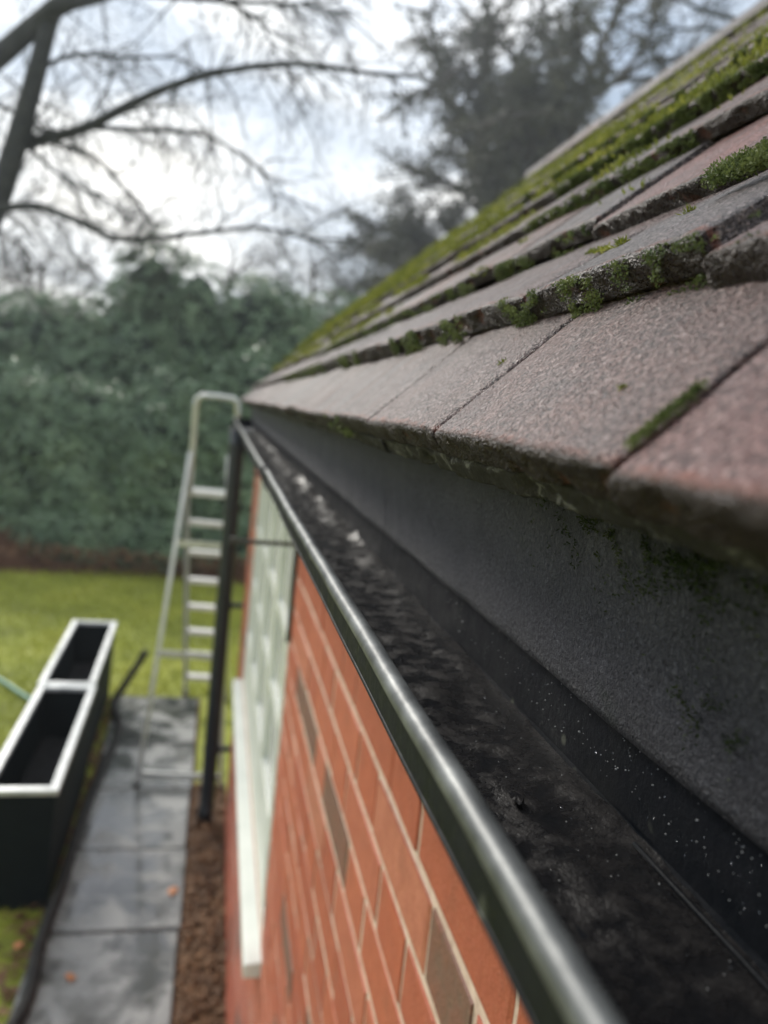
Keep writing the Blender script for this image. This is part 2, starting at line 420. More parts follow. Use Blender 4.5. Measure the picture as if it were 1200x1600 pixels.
# deck under the tiles (solid, keeps the light out)
xr, zr = front[-1][0]+.07, front[-1][1]+.055
dk = MB()
prof = [(.150,-.020)] + [(x+.035, z-.030) for x, z in front[1:]] + [(xr, zr-.05)]
back = [(2*xr-x, z) for x, z in reversed(prof[:-1])]
prof = prof + back + [(2*xr-.20,-.16), (.20,-.16)]
dk.sweep([(x, H+z) for x, z in prof], Y0-.04, Y1+.035)
roof = part(dk, 'roof', T['wood_dark'])

def tile_mesh(name, seed, W=.1625, Ln=.19, t=.013, nx=2, nu=1, chip=.0, rough=.0, bow=.0012):
    """local axes: x up the slope, y across, z out of the slope; origin at the middle of the top front edge"""
    mb = MB(); rg = random.Random(seed)
    if nu == 1: pr = [(Ln,-t),(.0015,-t),(0,-t+.0015),(0,-.003),(.0025,0),(Ln,0)]
    else:
        pr = [(Ln,-t),(.05,-t),(.0012,-t),(.0,-t+.0012)] + [(.0,-t+ (t-.0026)*k/4) for k in range(1,5)] + [(.0006,-.0009),(.0022,0)] + [(.0022+(Ln-.0022)*(k/nu)**1.5, 0) for k in range(1,nu+1)]
    k = len(pr)
    for i in range(nx+1):
        y = -W/2 + W*i/nx
        for (u, z) in pr:
            du = dz = dy = 0
            if chip:
                nv = Vector((seed*3.1+y*55, z*70, seed)); n1 = noise.noise(nv); n2 = noise.noise(nv*4.1); n3 = noise.noise(nv*11)
                fr = max(0, 1-u/.006)
                du = fr*(chip*(n1*.9+n2*.55+n3*.4) + chip*1.3*max(0, n1-.25)*2)
                up = Vector((u*60+seed*7, y*60, seed)); dz = rough*(noise.noise(up)*.8+noise.noise(up*4)*.35) if u < .12 else 0
                if z > -.004: dz -= fr*chip*.5*max(0, n2)
                eg = min(1, (W/2-abs(y))/.004)
                if z > -.002: dz -= (1-eg)*.0014*(1+n2)
                dy = 0 if 0 < i < nx else (.0010*n2+.0005*n3)
            dz += bow*(1-(2*y/W)**2)
            mb.v.append((u+du, y+dy, z+dz))
    for i in range(nx):
        for j in range(k):
            a, b = i*k+j, i*k+(j+1) % k; mb.f.append((a, b, b+k, a+k))
    mb.f.append(tuple(range(k-1,-1,-1))); mb.f.append(tuple(nx*k+j for j in range(k)))
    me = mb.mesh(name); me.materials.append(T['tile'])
    if nu > 1:
        me.polygons.foreach_set('use_smooth', [len(f.vertices) == 4 for f in me.polygons])
    return me
top_cut = tile_mesh('tile', 99, Ln=.078)
plain = [tile_mesh('tile', 100+k, bow=.0004+.0006*k) for k in range(5)]
def place_tile(me, i, yc, slip=0, lift=0, yaw=0, roll=0, pitch=0, name='tile', alpha=None):
    a = ALPHA[i] if alpha is None else alpha; x, z = front[i]
    ex = Vector((math.cos(a),0,math.sin(a))); en = Vector((-math.sin(a),0,math.cos(a))); ey = Vector((0,1,0))
    # keep a right-handed frame: x up slope, y along the eaves reversed, z outwards
    mt = Matrix((ex, -ey, ex.cross(-ey))).transposed()
    if (ex.cross(-ey)).dot(en) < 0: mt = Matrix((ex, ey, ex.cross(ey))).transposed()
    mt = mt @ Matrix.Rotation(yaw, 3, 'Z') @ Matrix.Rotation(roll, 3, 'X') @ Matrix.Rotation(pitch, 3, 'Y')
    loc = Vector((x, yc, H+z)) - ex*slip + en*lift
    o = bpy.data.objects.new(name, me); COL.objects.link(o); o.parent = roof
    o.matrix_local = Matrix.Translation(loc) @ mt.to_4x4(); return o
rng = random.Random(21)
offs = {0: .176, 1: .235, 2: .160, 3: .262, 4: .19, 5: .09}
W = .165
rest = MB(); count = 0
TINT = {(0,-1): (1.7,1.05,.98,1), (0,0): (1.06,1.0,.99,1), (0,1): (1.1,.9,.85,1), (0,2): (.85,1.0,1.08,1), (0,3): (.9,1.0,1.05,1), (1,-1): (1.2,.95,.92,1), (2,1): (1.35,1.0,1.0,1)}
def add_mesh_to(mb, me, mat):
    mb.add([mat @ v.co for v in me.vertices], [tuple(p.vertices) for p in me.polygons])
for i in range(len(front)):
    o0 = offs.get(i, (.176 + (i % 2)*.0825 + .02*math.sin(i*2.3)) % W)
    k0 = math.floor((Y0-.05-o0)/W)
    for k in range(k0, 60):
        ya = o0 + k*W; yc = ya + W/2
        if yc-W/2 < Y0-.06: continue
        if yc+W/2 > Y1+.08: break
        slip, lift = rng.gauss(0,.0016), abs(rng.gauss(0,.0008)); yaw = rng.gauss(0,.008); roll = rng.gauss(0,.008)
        hero = i < 5 and -.05 < yc < 1.05
        if i == 0: slip = rng.gauss(0,.0010); roll = rng.gauss(0,.004); lift = abs(rng.gauss(0,.0004))
        if i == 0 and abs(ya-.011) < .02: slip, lift, roll, yaw = .0035, -.0012, .0, -.012
        if i == 0 and abs(ya-.176) < .02: slip, lift, roll, yaw = .0, .0, .012, .0
        if i == 0 and abs(ya-.341) < .02: slip, lift, roll, yaw = .0, .0008, -.004, .006
        if i == 1 and abs(ya-.07) < .02: slip, lift, roll, yaw = .006, -.0045, .0, .0
        if i == 1 and abs(ya-.235) < .02: slip, lift, roll, yaw = .0, .001, -.018, .0
        if i == 2 and abs(ya-.325) < .02: slip, lift, roll, yaw = .006, -.001, .0, .0
        if i == 2 and ya > .48: slip -= .004; lift += .0012
        if hero:
            me = tile_mesh('tile', 1000+i*50+k, W=.1622, t=TH[i], nx=56, nu=22, chip=.0017 if i == 0 else .0024, rough=.0005, bow=.0012)
            o = place_tile(me, i, yc, slip, lift, yaw, roll)
            o.color = TINT.get((i, round((ya-o0)/W)), (1,1,1,1))
        elif i < 11 and yc > .05:
            place_tile(plain[rng.randrange(5)], i, yc, slip, lift, yaw, roll); count += 1
        else:
            o = place_tile(top_cut if i >= len(front)-2 else plain[rng.randrange(5)], i, yc, slip, lift, yaw, roll)
            add_mesh_to(rest, o.data, o.matrix_local.copy()); bpy.data.objects.remove(o)
tag(rest.build('tile_field', T['ridge'], roof, raw=True), kind='stuff')
# rear slope, stepped courses
rs = MB()
for i in range(len(front)):
    a = ALPHA[i]; x, z = front[i]; n = (-math.sin(a), math.cos(a)); t = TH[i]
    l_ = min(.17, (xr-x)/math.cos(a)-.012); q = [(x, z), (x+l_*math.cos(a), z+l_*math.sin(a)), (x+l_*math.cos(a)-n[0]*t, z+l_*math.sin(a)-n[1]*t), (x-n[0]*t, z-n[1]*t)]
    rs.sweep([(2*xr-u, H+v) for u, v in q], Y0-.05, Y1+.05)
tag(rs.build('rear_slope', T['ridge'], roof, raw=True), kind='stuff')
# ridge tiles
rm = MB(); pr = []
for k in range(11):
    a = math.pi*(k/10); pr.append((.105*math.cos(a), .085*math.sin(a)))
for k in range(10, -1, -1):
    a = math.pi*(k/10); pr.append((.092*math.cos(a), .072*math.sin(a)))
rm.sweep(pr, 0, .296); rme = rm.mesh('ridge_tile'); rme.materials.append(T['ridge'])
y = Y0-.05
while y < Y1:
    o = inst('ridge_tile', rme, roof, (xr, y, H+zr-.098)); o.color = (1.25,1.3,1.35,1); y += .30
# short under-eaves tiles below the first course
um = [tile_mesh('under_tile', 400+k, t=.012, nx=40, nu=8, chip=.0016, rough=.0005, Ln=.09, bow=0) for k in range(6)]
upl = tile_mesh('under_tile', 420, t=.012, Ln=.09)
_m = Mat('limewashed_under_tile'); c = _m.coord(); a = _m.noise(c, 70, 5, .75, .6)
_m.bump((a, .6, .003), (_m.noise(c, 500, 3), .6, .001)); T['under'] = _m.set(_m.mix(_m.ramp(a, [(.55, 0), (.62, 1)]), (.024,.021,.022), (.15,.145,.15)), .75, .3)
for q in um + [upl]: q.materials[0] = T['under']
rng = random.Random(8)
for k in range(-8, 25):
    yc = .176 + .0825 + k*W + .01
    if yc+W/2 > Y1+.05 or yc < Y0: continue
    me = um[k % 6] if -2 <= k < 5 else upl
    o = place_tile(me, 0, yc, 0, 0, rng.gauss(0,.01), rng.gauss(0,.01), 0, 'under_tile', alpha=R(40))
    o.location = (.1075+rng.uniform(-.0015,.0015), yc, H-.0165)
# --- eaves: felt apron, fascia, soffit
fe = MB(); nu, ny = 16, 260
def felt_pt(u, y):
    x = .150 + .015*u + .0022*nz(y*9, u*2, 4) + .0010*nz(y*40, u*9, 2) - .004*math.exp(-((u-.93)/.12)**2)*0
    z = -.012 - .102*u - (.0012*nz(y*14, 0, 9) if u > .98 else 0)
    return x, z
ysf = [Y0 + (Y1+.03-Y0)*k/ny for k in range(ny+1)]
ysf = sorted(set(ysf + [.02+.004*k for k in range(250)]))
for y in ysf:
    for j in range(nu+1):
        x, z = felt_pt(j/nu, y); fe.v.append((x, y, H+z))
for k in range(len(ysf)-1):
    for j in range(nu):
        a = k*(nu+1)+j; fe.f.append((a, a+1, a+nu+2, a+nu+1))
felt = part(fe, 'eaves_felt', T['felt'], smooth=True)
sol = felt.modifiers.new('thickness', 'SOLIDIFY'); sol.thickness = .0022; sol.offset = 0
fa = MB().box((.1735,Y0-.03,H-.20), (.197,Y1+.03,H-.005)); part(fa, 'fascia', T['wood_dark'])
so = MB().box((.1745,Y0-.02,H-.212), (.26,Y1+.02,H-.2015)); part(so, 'soffit', T['wood_dark'])

# --- gutter
def gj(y, x, z):
    far = max(0, y-1.14)
    dz = .0016*nz(y*1.7, 1, 1) + .0007*nz(y*9, 3, 3)
    dx = .0012*nz(y*2.1, 7, 2) + (.0006*nz(y*13, 5, 5) if z > H-.11 else 0)
    if y > 1.14: dz -= .0025
    return dx, dz
gp = [(.0690,-.100),(.0693,-.1150),(.0730,-.1205),(.098,-.1525),(.150,-.1545),(.1690,-.1535),(.1712,-.1515),(.1712,-.104),(.1695,-.104),(.1690,-.148),(.1680,-.1502),(.150,-.151),(.0995,-.149),(.0755,-.1200),(.0720,-.1145),(.0717,-.100)]
gm = MB(); gm.sweep([(x, H+z) for x, z in gp], -.5, Y1+.12, ny=230, jit=gj)
gutter = part(gm, 'gutter', T['gutter'])
lp = MB(); yy = [-.5+.018*k for k in range(int((Y1+.62)/.018)+1)]
lp.tube([(.0712+gj(y,.076,H-.099)[0], y, H-.0995+gj(y,.076,H-.0995)[1]) for y in yy], .0043, 14)
lp.build('rolled_lip', T['lip'], gutter, smooth=True)
bd = MB().tube([(.0697+gj(y,.07,H-.135)[0], y, H-.1152+gj(y,.07,H-.135)[1]) for y in yy], .0011, 8)
bd.build('lower_bead', T['gutter'], gutter, smooth=True)
un = MB(); un.sweep([(x-(.0022 if x < .12 else -.0022), H+z-(.0026 if z < -.12 else 0)) for x, z in gp[:8]] + [(x, H+z+.0006) for x, z in gp[8:]], 1.125, 1.175)
un.build('union_joint', T['gutter'], gutter)
ut = MB().tube([(.0710, 1.122, H-.0992), (.0710, 1.178, H-.1004)], .0054, 14); ut.build('union_clip', T['gutter'], gutter, smooth=True)
ec = MB().box((.0687,Y1+.118,H-.155), (.1716,Y1+.124,H-.100)); ec.build('end_cap', T['gutter'], gutter)
sm = MB(); sm.tube([(.1625+.0008*nz(y*20), y, H-.1478+.0006*nz(y*33, 2)) for y in [-.3+.02*k for k in range(28)]], .0010, 6)
sm.build('seam', T['gutter'], gutter, smooth=True)
for y in (1.7, 2.6, 3.5):
    bk = MB(); bk.bar((.078, y, H-.1600), (.172, y, H-.1605), .003, .022, (0,0,1)); bk.bar((.0668, y, H-.104), (.0675, y, H-.1145), .0016, .02, (1,0,0))
    bk.bar((.0675, y, H-.1145), (.0965, y, H-.160), .002, .02, (1,0,.3)); bk.build('bracket', T['gutter'], gutter)

# --- downpipe
dp = MB(); dp.tube([(.098, 4.17, H-.15), (.098, 4.17, H-.30), (.096, 4.165, .16), (.094, 4.16, .10), (.088, 4.12, .055)], .041, 16)
pipe = part(dp, 'downpipe', T['pipe'], smooth=True)
for z in (H-.26, 1.28, .45):
    c_ = MB().tube([(.098, 4.168, z-.022), (.098, 4.168, z+.022)], .046, 16); c_.box((.13,4.155,z-.012), (.2035,4.18,z+.012)); c_.build('pipe_clip', T['pipe'], pipe)

# --- walls
WTOP = H-.205
Yw0, Yw1 = 1.79, 3.66                       # window opening
Zw0, Zw1 = H-1.36, H-.24
JY, JZ = .010, .010
wl = MB()                                   # mortar body, set back behind the brick faces, with the window opening left out
xb, xi = WX+.0013, WX+.10
wl.box((xb,Y0,-.05), (xi,Yw0,WTOP)); wl.box((xb,Yw1,-.05), (xi,Y1,WTOP)); wl.box((xb,Yw0,-.05), (xi,Yw1,Zw0)); wl.box((xb,Yw0,Zw1), (xi,Yw1,WTOP))
wl.box((xi+.001,Y1-.1,-.05), (2*xr-.20,Y1-.0035,WTOP)); wl.box((xi+.001,Y0+.0035,-.05), (2*xr-.20,Y0+.1,WTOP)); wl.box((2*xr-.30,Y0+.101,-.05), (2*xr-.2035,Y1-.101,WTOP))
wall = part(wl, 'wall', T['mortar'])
CH = .075
def brick_mesh(name, ly, chip):
    bm_ = MB(); rg = random.Random(name+str(ly)+str(chip)); d = .05; h = .065
    b = .0014
    def loop(x, ins): return [(x, ins, ins), (x, ly-ins, ins), (x, ly-ins, h-ins), (x, ins, h-ins)]
    vs = loop(d, 0)+loop(b, 0)+loop(0, b)
    vs = [(x+rg.uniform(-.0004,.0002), y+rg.uniform(-chip,chip), z+rg.uniform(-chip,chip)) for x, y, z in vs]
    fs = []
    for r in range(2):
        for j in range(4): a, c = r*4+j, r*4+(j+1)%4; fs.append((a, c, c+4, a+4))
    fs.append((8,9,10,11)); fs.append((3,2,1,0))
    bm_.add(vs, fs); me = bm_.mesh(name); me.materials.append(T['brick']); return me
BM = {.215: [brick_mesh('brick', .215, .0007+.0009*k) for k in range(4)], .1025: [brick_mesh('brick', .1025, .0007+.0009*k) for k in range(4)]}
BC = {}
def cut_mesh(ly):
    key = round(ly, 3)
    if key not in BC: BC[key] = brick_mesh('brick', key, .001)
    return BC[key]
z_ref = H-.393; nrow = int((z_ref+.05)/CH)+1
cand = []; rng = random.Random(77)
for r in range(-3, 40):
    zt = z_ref - CH*r - JZ/2; zb = zt-.065        # top and bottom of this course
    if zt > WTOP+.002 or zt < -.02: continue
    off = .455 + (r % 2)*.16875                   # start of a header in this course
    y = off - .3375*8; k = 0
    while y < Y1:
        for ly in (.1025, .215):
            a, b = y, y+ly; y += ly+JY
            segs = [(max(a, Y0), min(b, Y1))]
            if zt > Zw0-.005 and zb < Zw1:
                segs = [(max(a,Y0), min(b, Yw0-.004)), (max(a, Yw1+.004), min(b, Y1))]
            for s0, s1 in segs:
                if s1-s0 < .02: continue
                full = abs((s1-s0)-ly) < .001
                cand.append((s0, s1, zb, full, ly))
def vis_area(c):
    s0, s1, zb, full, ly = c; yc = (s0+s1)/2
    if s1 < .12: return 0
    d = Vector((WX, yc, zb+.03-H)); dep = d.dot(FW)
    u, v = 600+1200*d.dot(RT)/dep, 800-1200*d.dot(UP)/dep
    if dep < .05 or not (-40 < u < 1240 and v < 1680): return 0
    if zb+.06-H > -.33: return 0
    return (s1-s0)*.065*WX/dep**3
ranked = sorted(cand, key=vis_area, reverse=True)
single = set(id(c) for c in ranked[:300] if vis_area(c) > 0)
rf = MB(); kx = 0
for c in cand:
    s0, s1, zb, full, ly = c
    me = BM[ly][rng.randrange(4)] if full else cut_mesh(s1-s0)
    x = WX + rng.uniform(-.0010,.0002); rz = rng.gauss(0,.0025)
    if id(c) in single:
        inst('brick', me, wall, (x, s0, zb+rng.uniform(-.001,.001)), (rng.gauss(0,.002), 0, rz)); kx += 1
    else:
        rf.add([(v.co.x+x, v.co.y+s0, v.co.z+zb) for v in me.vertices], [tuple(q.vertices) for q in me.polygons])
tag(rf.build('brick_field', T['brick'], wall, raw=True), kind='stuff')

# --- window in the long wall
wn = MB(); fx0, fx1 = WX+.006, WX+.075
for a, b in (((fx0,Yw0,Zw0),(fx1,Yw0+.06,Zw1)), ((fx0,Yw1-.06,Zw0),(fx1,Yw1,Zw1)), ((fx0+.001,Yw0+.06,Zw0),(fx1,Yw1-.06,Zw0+.06)), ((fx0+.001,Yw0+.06,Zw1-.06),(fx1,Yw1-.06,Zw1))): wn.box(a, b)
window = part(wn, 'window', T['white'], bevel=.003)
ncase = 4; cw = (Yw1-Yw0-.12)/ncase
for k in range(ncase):
    a = Yw0+.06+k*cw; b = a+cw
    fr = MB()
    for q0, q1 in (((fx0-.004,a+.002,Zw0+.062),(fx1-.01,a+.040,Zw1-.062)), ((fx0-.004,b-.040,Zw0+.062),(fx1-.01,b-.002,Zw1-.062)), ((fx0-.003,a+.040,Zw0+.062),(fx1-.01,b-.040,Zw0+.28)), ((fx0-.003,a+.040,Zw1-.105),(fx1-.01,b-.040,Zw1-.062))): fr.box(q0, q1)
    fr.build('casement_frame', T['white'], window, bevel=.002)
    zm = [Zw0+.28+(Zw1-Zw0-.385)*j/3 for j in range(4)]
    for j in range(3):
        MB().box((fx0+.012,a+.038,zm[j]+.004), (fx0+.018,b-.038,zm[j+1]-.004)).build('pane', T['frosted'], window)
        if j: MB().box((fx0-.001,a+.040,zm[j]-.010), (fx0+.024,b-.040,zm[j]+.010)).build('glazing_bar', T['white'], window)
sl = MB(); zs = Zw0
sl.add([(WX-.042,Yw0-.055,zs-.050),(WX-.042,Yw0-.055,zs-.012),(WX+.07,Yw0-.055,zs+.004),(WX+.07,Yw0-.055,zs-.050),
        (WX-.042,Yw1+.055,zs-.050),(WX-.042,Yw1+.055,zs-.012),(WX+.07,Yw1+.055,zs+.004),(WX+.07,Yw1+.055,zs-.050)],
       [(0,1,2,3),(7,6,5,4),(0,4,5,1),(1,5,6,2),(2,6,7,3),(3,7,4,0)])
sl.build('sill', T['white'], window, bevel=.004)

# --- iron bracket on the wall by the window
hb = tag(empty('hanging_bracket', (WX, 1.77, H-.322)), 'dark iron bracket on the wall with its arm crossing the white window', 'bracket')
o = MB().box((-.010,-.009,-.235), (.001,.009,.015)).build('back_plate', T['iron'], hb)
o = MB().bar((-.008,0,.0), (-.148,0,-.002), .009, .009, (0,0,1)).build('arm', T['iron'], hb)
o = MB().tube([(-.144,0,-.002),(-.150,0,.006),(-.156,0,.003),(-.155,0,-.010)], .004, 8).build('hook', T['iron'], hb)

# ------------------------------------------------------------------ moss on the tiles
def blades(mb, rng, c, n, ln, wd, up, spread):
    t = (n*up + Vector((rng.gauss(0,1), rng.gauss(0,1), rng.gauss(0,1)))*spread).normalized()
    b = t.orthogonal().normalized(); a = rng.uniform(0, 6.283); b = b*math.cos(a) + t.cross(b)*math.sin(a)
    mb.add([c - b*wd*.5, c + t*ln*.5 - b*wd*.55, c + t*ln*.55 + b*wd*.5, c + t*ln], [(0,2,1),(1,2,3)])
moss = MB(); dmoss = MB(); rng = random.Random(17)
def face_pt(i, y, v):                      # on the front face of course i, v = 0 top to 1 bottom
    a = ALPHA[i]; x, z = front[i]; t = TH[i]*v; return Vector((x+math.sin(a)*t-.0012, y, H+z-math.cos(a)*t)), Vector((-math.cos(a),0,-math.sin(a)))
# bright cushions on the upper courses
for k in range(120000):
    i = rng.choice((2,3,3,4,4,4,5,5,5,6,6,7,8,9,10,11,12)); y = .16 + 3.95*rng.random()**1.7; u = rng.random()*.075*(1 if i > 3 else .8)
    d = nz(y*7+i*9.3, u*26, i*1.7)*.85 + .55*nz(y*24, u*60, i+4) - .10
    th = {2:.36,3:.16,4:-.14,5:-.12,6:.0,7:.06,8:.08,9:.2,10:.22,11:.25,12:.25}[i]
    if i > 6 and y < .7: th += .3
    if y < .42 and i <= 3: th += .12
    if y > 1.2: th -= .10*min(1, (y-1.2))
    if i == 2 and y > 1.4: th -= .2
    if d < th: continue
    s = .0022*(1+ .9*min(y, 3.5)) * rng.uniform(.7,1.3)
    if rng.random() > .75 and y < .7: continue
    hgt = min(.010, .020*(d-th))
    c = surf(i, u, y) + snorm(i)*(hgt*rng.random())
    blades(moss, rng, c, (snorm(i)+Vector((0,0,.6))).normalized(), s*1.9, s*.55, 1, .65)
# leafy moss in patches on the tile faces
patches = [(1,.235,.295,.55),(1,.30,.345,.7),(1,.355,.43,.75),(1,.50,.56,.5),(1,.62,.72,.7),(1,.9,1.1,.5),(2,.20,.325,1.0),(2,.50,.56,.6),(2,.60,.68,.8),(2,.75,1.0,.6),(3,.24,.40,.7),(3,.5,.8,.8),(4,.2,.9,.9),(5,.2,1.2,.7),(1,.17,.23,.45),(0,.60,.70,.25),(2,1.0,2.2,.5),(1,1.2,2.0,.3)]
for (i, ya, yb, den) in patches:
    for k in range(int((yb-ya)*(90000 if ya < .5 else 40000)*den)):
        y = rng.uniform(ya, yb); v = rng.uniform(-.1, 1.25)
        if nz(y*70, v*1.5, i*3.3)+.5*nz(y*190, v*4, i) < (.15 if den < .8 else -.1): continue
        c, n = face_pt(i, y, v); s = rng.uniform(.0006,.0013)*(1 if y < .5 else 1.6)
        c += n*(rng.random()**1.5*.0035)
        blades(dmoss, rng, c, (n+Vector((0,0,.8))).normalized(), s*1.3, s, .6, .9)
tag(moss.build('roof_moss', T['moss'], raw=True), 'bright yellow green moss carpet over the upper tile courses', 'moss', kind='stuff')
tag(dmoss.build('leafy_moss', T['moss_dark'], raw=True), 'dark leafy moss clinging to the front edges of the tiles', 'moss', kind='stuff')
# single tufts one can point at
def tuft(label, c, n, rad, cnt, ln, wd, mat, spread=.9, stretch=None):
    o = empty('moss_tuft', c); mb = MB(); cu = MB()
    for k in range(cnt):
        d = Vector((rng.gauss(0,1), rng.gauss(0,1), rng.gauss(0,1))).normalized()*rad*rng.random()**.5
        if stretch: d = d + stretch*rng.uniform(-1,1)
        d -= n*d.dot(n)*.5
        blades(mb, rng, d + n*rad*.25*rng.random(), n, ln*rng.uniform(.6,1.2), wd, .8, spread)
    mo = mb.build('moss_tuft', mat, raw=True); mo.location = c; bpy.data.objects.remove(o)
    return tag(mo, label, 'moss', 'single moss tufts on the tiles')
n1_, n0_ = snorm(1), snorm(0)
ys_ = Vector((math.cos(ALPHA[0]),0,math.sin(ALPHA[0])))
def on(i, px, py):                         # point of course i seen at a pixel
    d = FW + RT*((px-600)/1200) - UP*((py-800)/1200); p0 = surf(i, 0, 0); n = snorm(i); o = Vector((0,0,H))
    return o + d*((p0-o).dot(n)/d.dot(n))
tuft('spiky pale green moss tuft standing alone on the second tile course', on(1,972,385), n1_, .0034, 90, .0050, .0007, T['moss'])
tuft('small spiky moss tuft near the right edge above the slipped tile', on(1,1077,338), n1_, .0028, 80, .0045, .0006, T['moss'])
tuft('flat yellow moss streak behind the pale spiky tuft', on(1,935,395), n1_, .0030, 260, .0030, .0008, T['moss'], stretch=Vector((.004,.022,.003)))
tuft('green moss sausage in the joint of the two nearest eaves tiles', on(0,1043,650), n0_, .0020, 900, .0018, .0006, T['moss_dark'], stretch=ys_*.012)
tuft('tiny yellow green moss sprig on the wide eaves tile by its left joint', on(0,788,570), n0_, .0016, 50, .0034, .0007, T['moss'])
tuft('tiny moss crumb in the middle of the wide eaves tile', on(0,976,606), n0_, .0011, 26, .0020, .0007, T['moss'])
tuft('big leafy moss cushion bulging at the right edge between tile courses', on(2,1180,255), snorm(2), .009, 5200, .0022, .0009, T['moss_dark'], stretch=Vector((.004,.03,.003)))
# moss growing on the felt
fm = MB()
for k in range(5200):
    y = abs(rng.gauss(.235,.05)); u = .16+abs(rng.gauss(0,.13))
    if y < .1 or u > .75 or nz(y*60, u*9, 2)+.5*nz(y*160, u*30) < .08: continue
    x, z = felt_pt(u, y); blades(fm, rng, Vector((x-.0015, y, H+z)), Vector((-.8,0,.5)), .0020, .0007, .8, .9)
for k in range(500):
    y = rng.gauss(.205,.012); u = rng.gauss(.72,.05)
    if nz(y*90, u*12, 7) < .05: continue
    x, z = felt_pt(u, y); blades(fm, rng, Vector((x-.0015, y, H+z)), Vector((-.8,0,.5)), .0020, .0007, .8, .9)
M_ = leafmat('felt_moss', [(.3, (.020,.035,.010)), (.5, (.040,.058,.014)), (.7, (.08,.09,.03))], .6, .3, 30, .1)
tag(fm.build('felt_moss', M_, raw=True), 'dark green moss film on the black felt below the tiles', 'moss', kind='stuff')

# ------------------------------------------------------------------ grit, silt and water drops in the gutter
ico = bmesh.new(); bmesh.ops.create_icosphere(ico, subdivisions=1, radius=1); iv = [v.co.copy() for v in ico.verts]; idx = {v: k for k, v in enumerate(ico.verts)}; fi = [tuple(idx[v] for v in f.verts) for f in ico.faces]; ico.free()
dp_ = MB(); gr_ = MB(); rng = random.Random(3)
for k in range(420):
    y = .16+abs(rng.gauss(.12,.22)); v = rng.random(); r_ = rng.uniform(.00012,.00036)*(1+ (rng.random() < .06)*1.2)
    c = Vector((.1688-.0008*v, y, H-.116-.024*v)) if rng.random() < .75 else Vector((rng.uniform(.115,.160), y, H-.1488))
    tgt = dp_ if rng.random() < .5 else gr_
    tgt.add([c + Vector((p.x*r_, p.y*r_*rng.uniform(.9,1.2), p.z*r_)) for p in iv], fi)
tag(dp_.build('water_drops', T['drop'], raw=True), 'tiny water drops beading on the black gutter wall', 'water drops', kind='stuff')
tag(gr_.build('gutter_grit', T['grit'], raw=True), 'pale specks of grit stuck inside the black gutter', 'grit', kind='stuff')
si = MB(); nx, ny = 14, 420
for j in range(ny+1):
    y = .05 + 4.1*(j/ny)**1.6
    for i in range(nx+1):
        x = .100 + .0682*i/nx; b = nz(x*40, y*14, 5)+.5*nz(x*110, y*60, 2)+.25*nz(x*300, y*200, 8)
        si.v.append((x, y, H-.1492+.0030*max(-.2, b)+.011*max(0, (x-.138)/.030)**1.5*min(1, max(0, (y-.42)/.5))*max(.1, .55+1.1*nz(y*9, x*30, 11)+.6*nz(y*31, x*60, 4))))
for j in range(ny):
    for i in range(nx):
        a = j*(nx+1)+i; si.f.append((a, a+1, a+nx+2, a+nx+1))
M_ = Mat('wet_black_silt'); c = M_.coord(False); a = M_.noise(c, 60, 6, .65); b = M_.noise(c, 330, 4, .7)
M_.bump((a, .5, .003), (b, .5, .0012))
T['silt'] = M_.set(M_.ramp(a, [(.3, (.004,.005,.007)), (.7, (.017,.015,.015))]), M_.ramp(a, [(.4, .10), (.6, .5)]), .45)
tag(si.build('gutter_silt', T['silt'], smooth=True), 'wet black silt lying along the gutter bottom', 'silt', kind='stuff')
def crumb(label, c, s, seed, mat, cat='debris'):
    mb = MB(); mb.add([Vector((p.x*s[0], p.y*s[1], p.z*s[2]))*(1+.5*nz(p.x*3+seed, p.y*3, p.z*3)) for p in iv], fi)
    o = mb.build('gutter_debris', mat); o.location = c; return tag(o, label, cat)
crumb('dark leaf scrap lying alone in the gutter bottom near the seam', (.128,.272,H-.1465), (.003,.0055,.0008), 3, T['silt'])

# ------------------------------------------------------------------ ladder beyond the corner
lad = tag(empty('step_ladder', (-.07, 4.53, 0), R(-5)), 'tall aluminium step ladder with hoop standing past the corner of the house', 'ladder')
for s in (-1, 1):
    MB().bar((s*.25,0,.02), (s*.112,.26,2.05), .024, .040, (1,0,0)).build('rear_leg', T['alu'], lad)
    MB().box((s*.25-.02,-.03,.006), (s*.25+.02,.03,.05)).build('foot', T['rubber'], lad)
    MB().bar((s*.16,1.50,.02), (s*.13,.36,1.86), .026, .065, (1,0,0)).build('stile', T['alu'], lad)
    MB().box((s*.16-.02,1.46,.006), (s*.16+.02,1.54,.05)).build('foot', T['rubber'], lad)
def on_stile(z): f = (z-.02)/1.84; return 1.50-1.14*f, .16-.03*f
for k in range(8):
    z = 1.80-.225*k; y, hw = on_stile(z)
    MB().box((-hw+.013, y-.035 - (.10 if k == 0 else 0), z-.016), (hw-.013, y+.045, z+.016)).build('tread', T['alu_pale'], lad, bevel=.004)
for z in (.10, .83, 1.5):
    f = (z-.02)/2.03; y = .26*f; hw = .25-.138*f
    MB().bar((-hw+.012,y,z), (hw-.012,y,z), .036, .022, (0,0,1)).build('cross_bar', T['alu'], lad)
hp = [(x*.84+.024, y_, z_) for x, y_, z_ in [(-.15,.27,1.80),(-.150,.27,2.05),(-.150,.25,2.30),(-.140,.24,2.375),(-.110,.235,2.395),(0,.235,2.40),(.110,.235,2.395),(.140,.24,2.375),(.150,.25,2.30),(.150,.27,2.05),(.15,.27,1.80)]]
MB().tube(hp, .017, 10).build('hoop', T['alu'], lad, smooth=True)

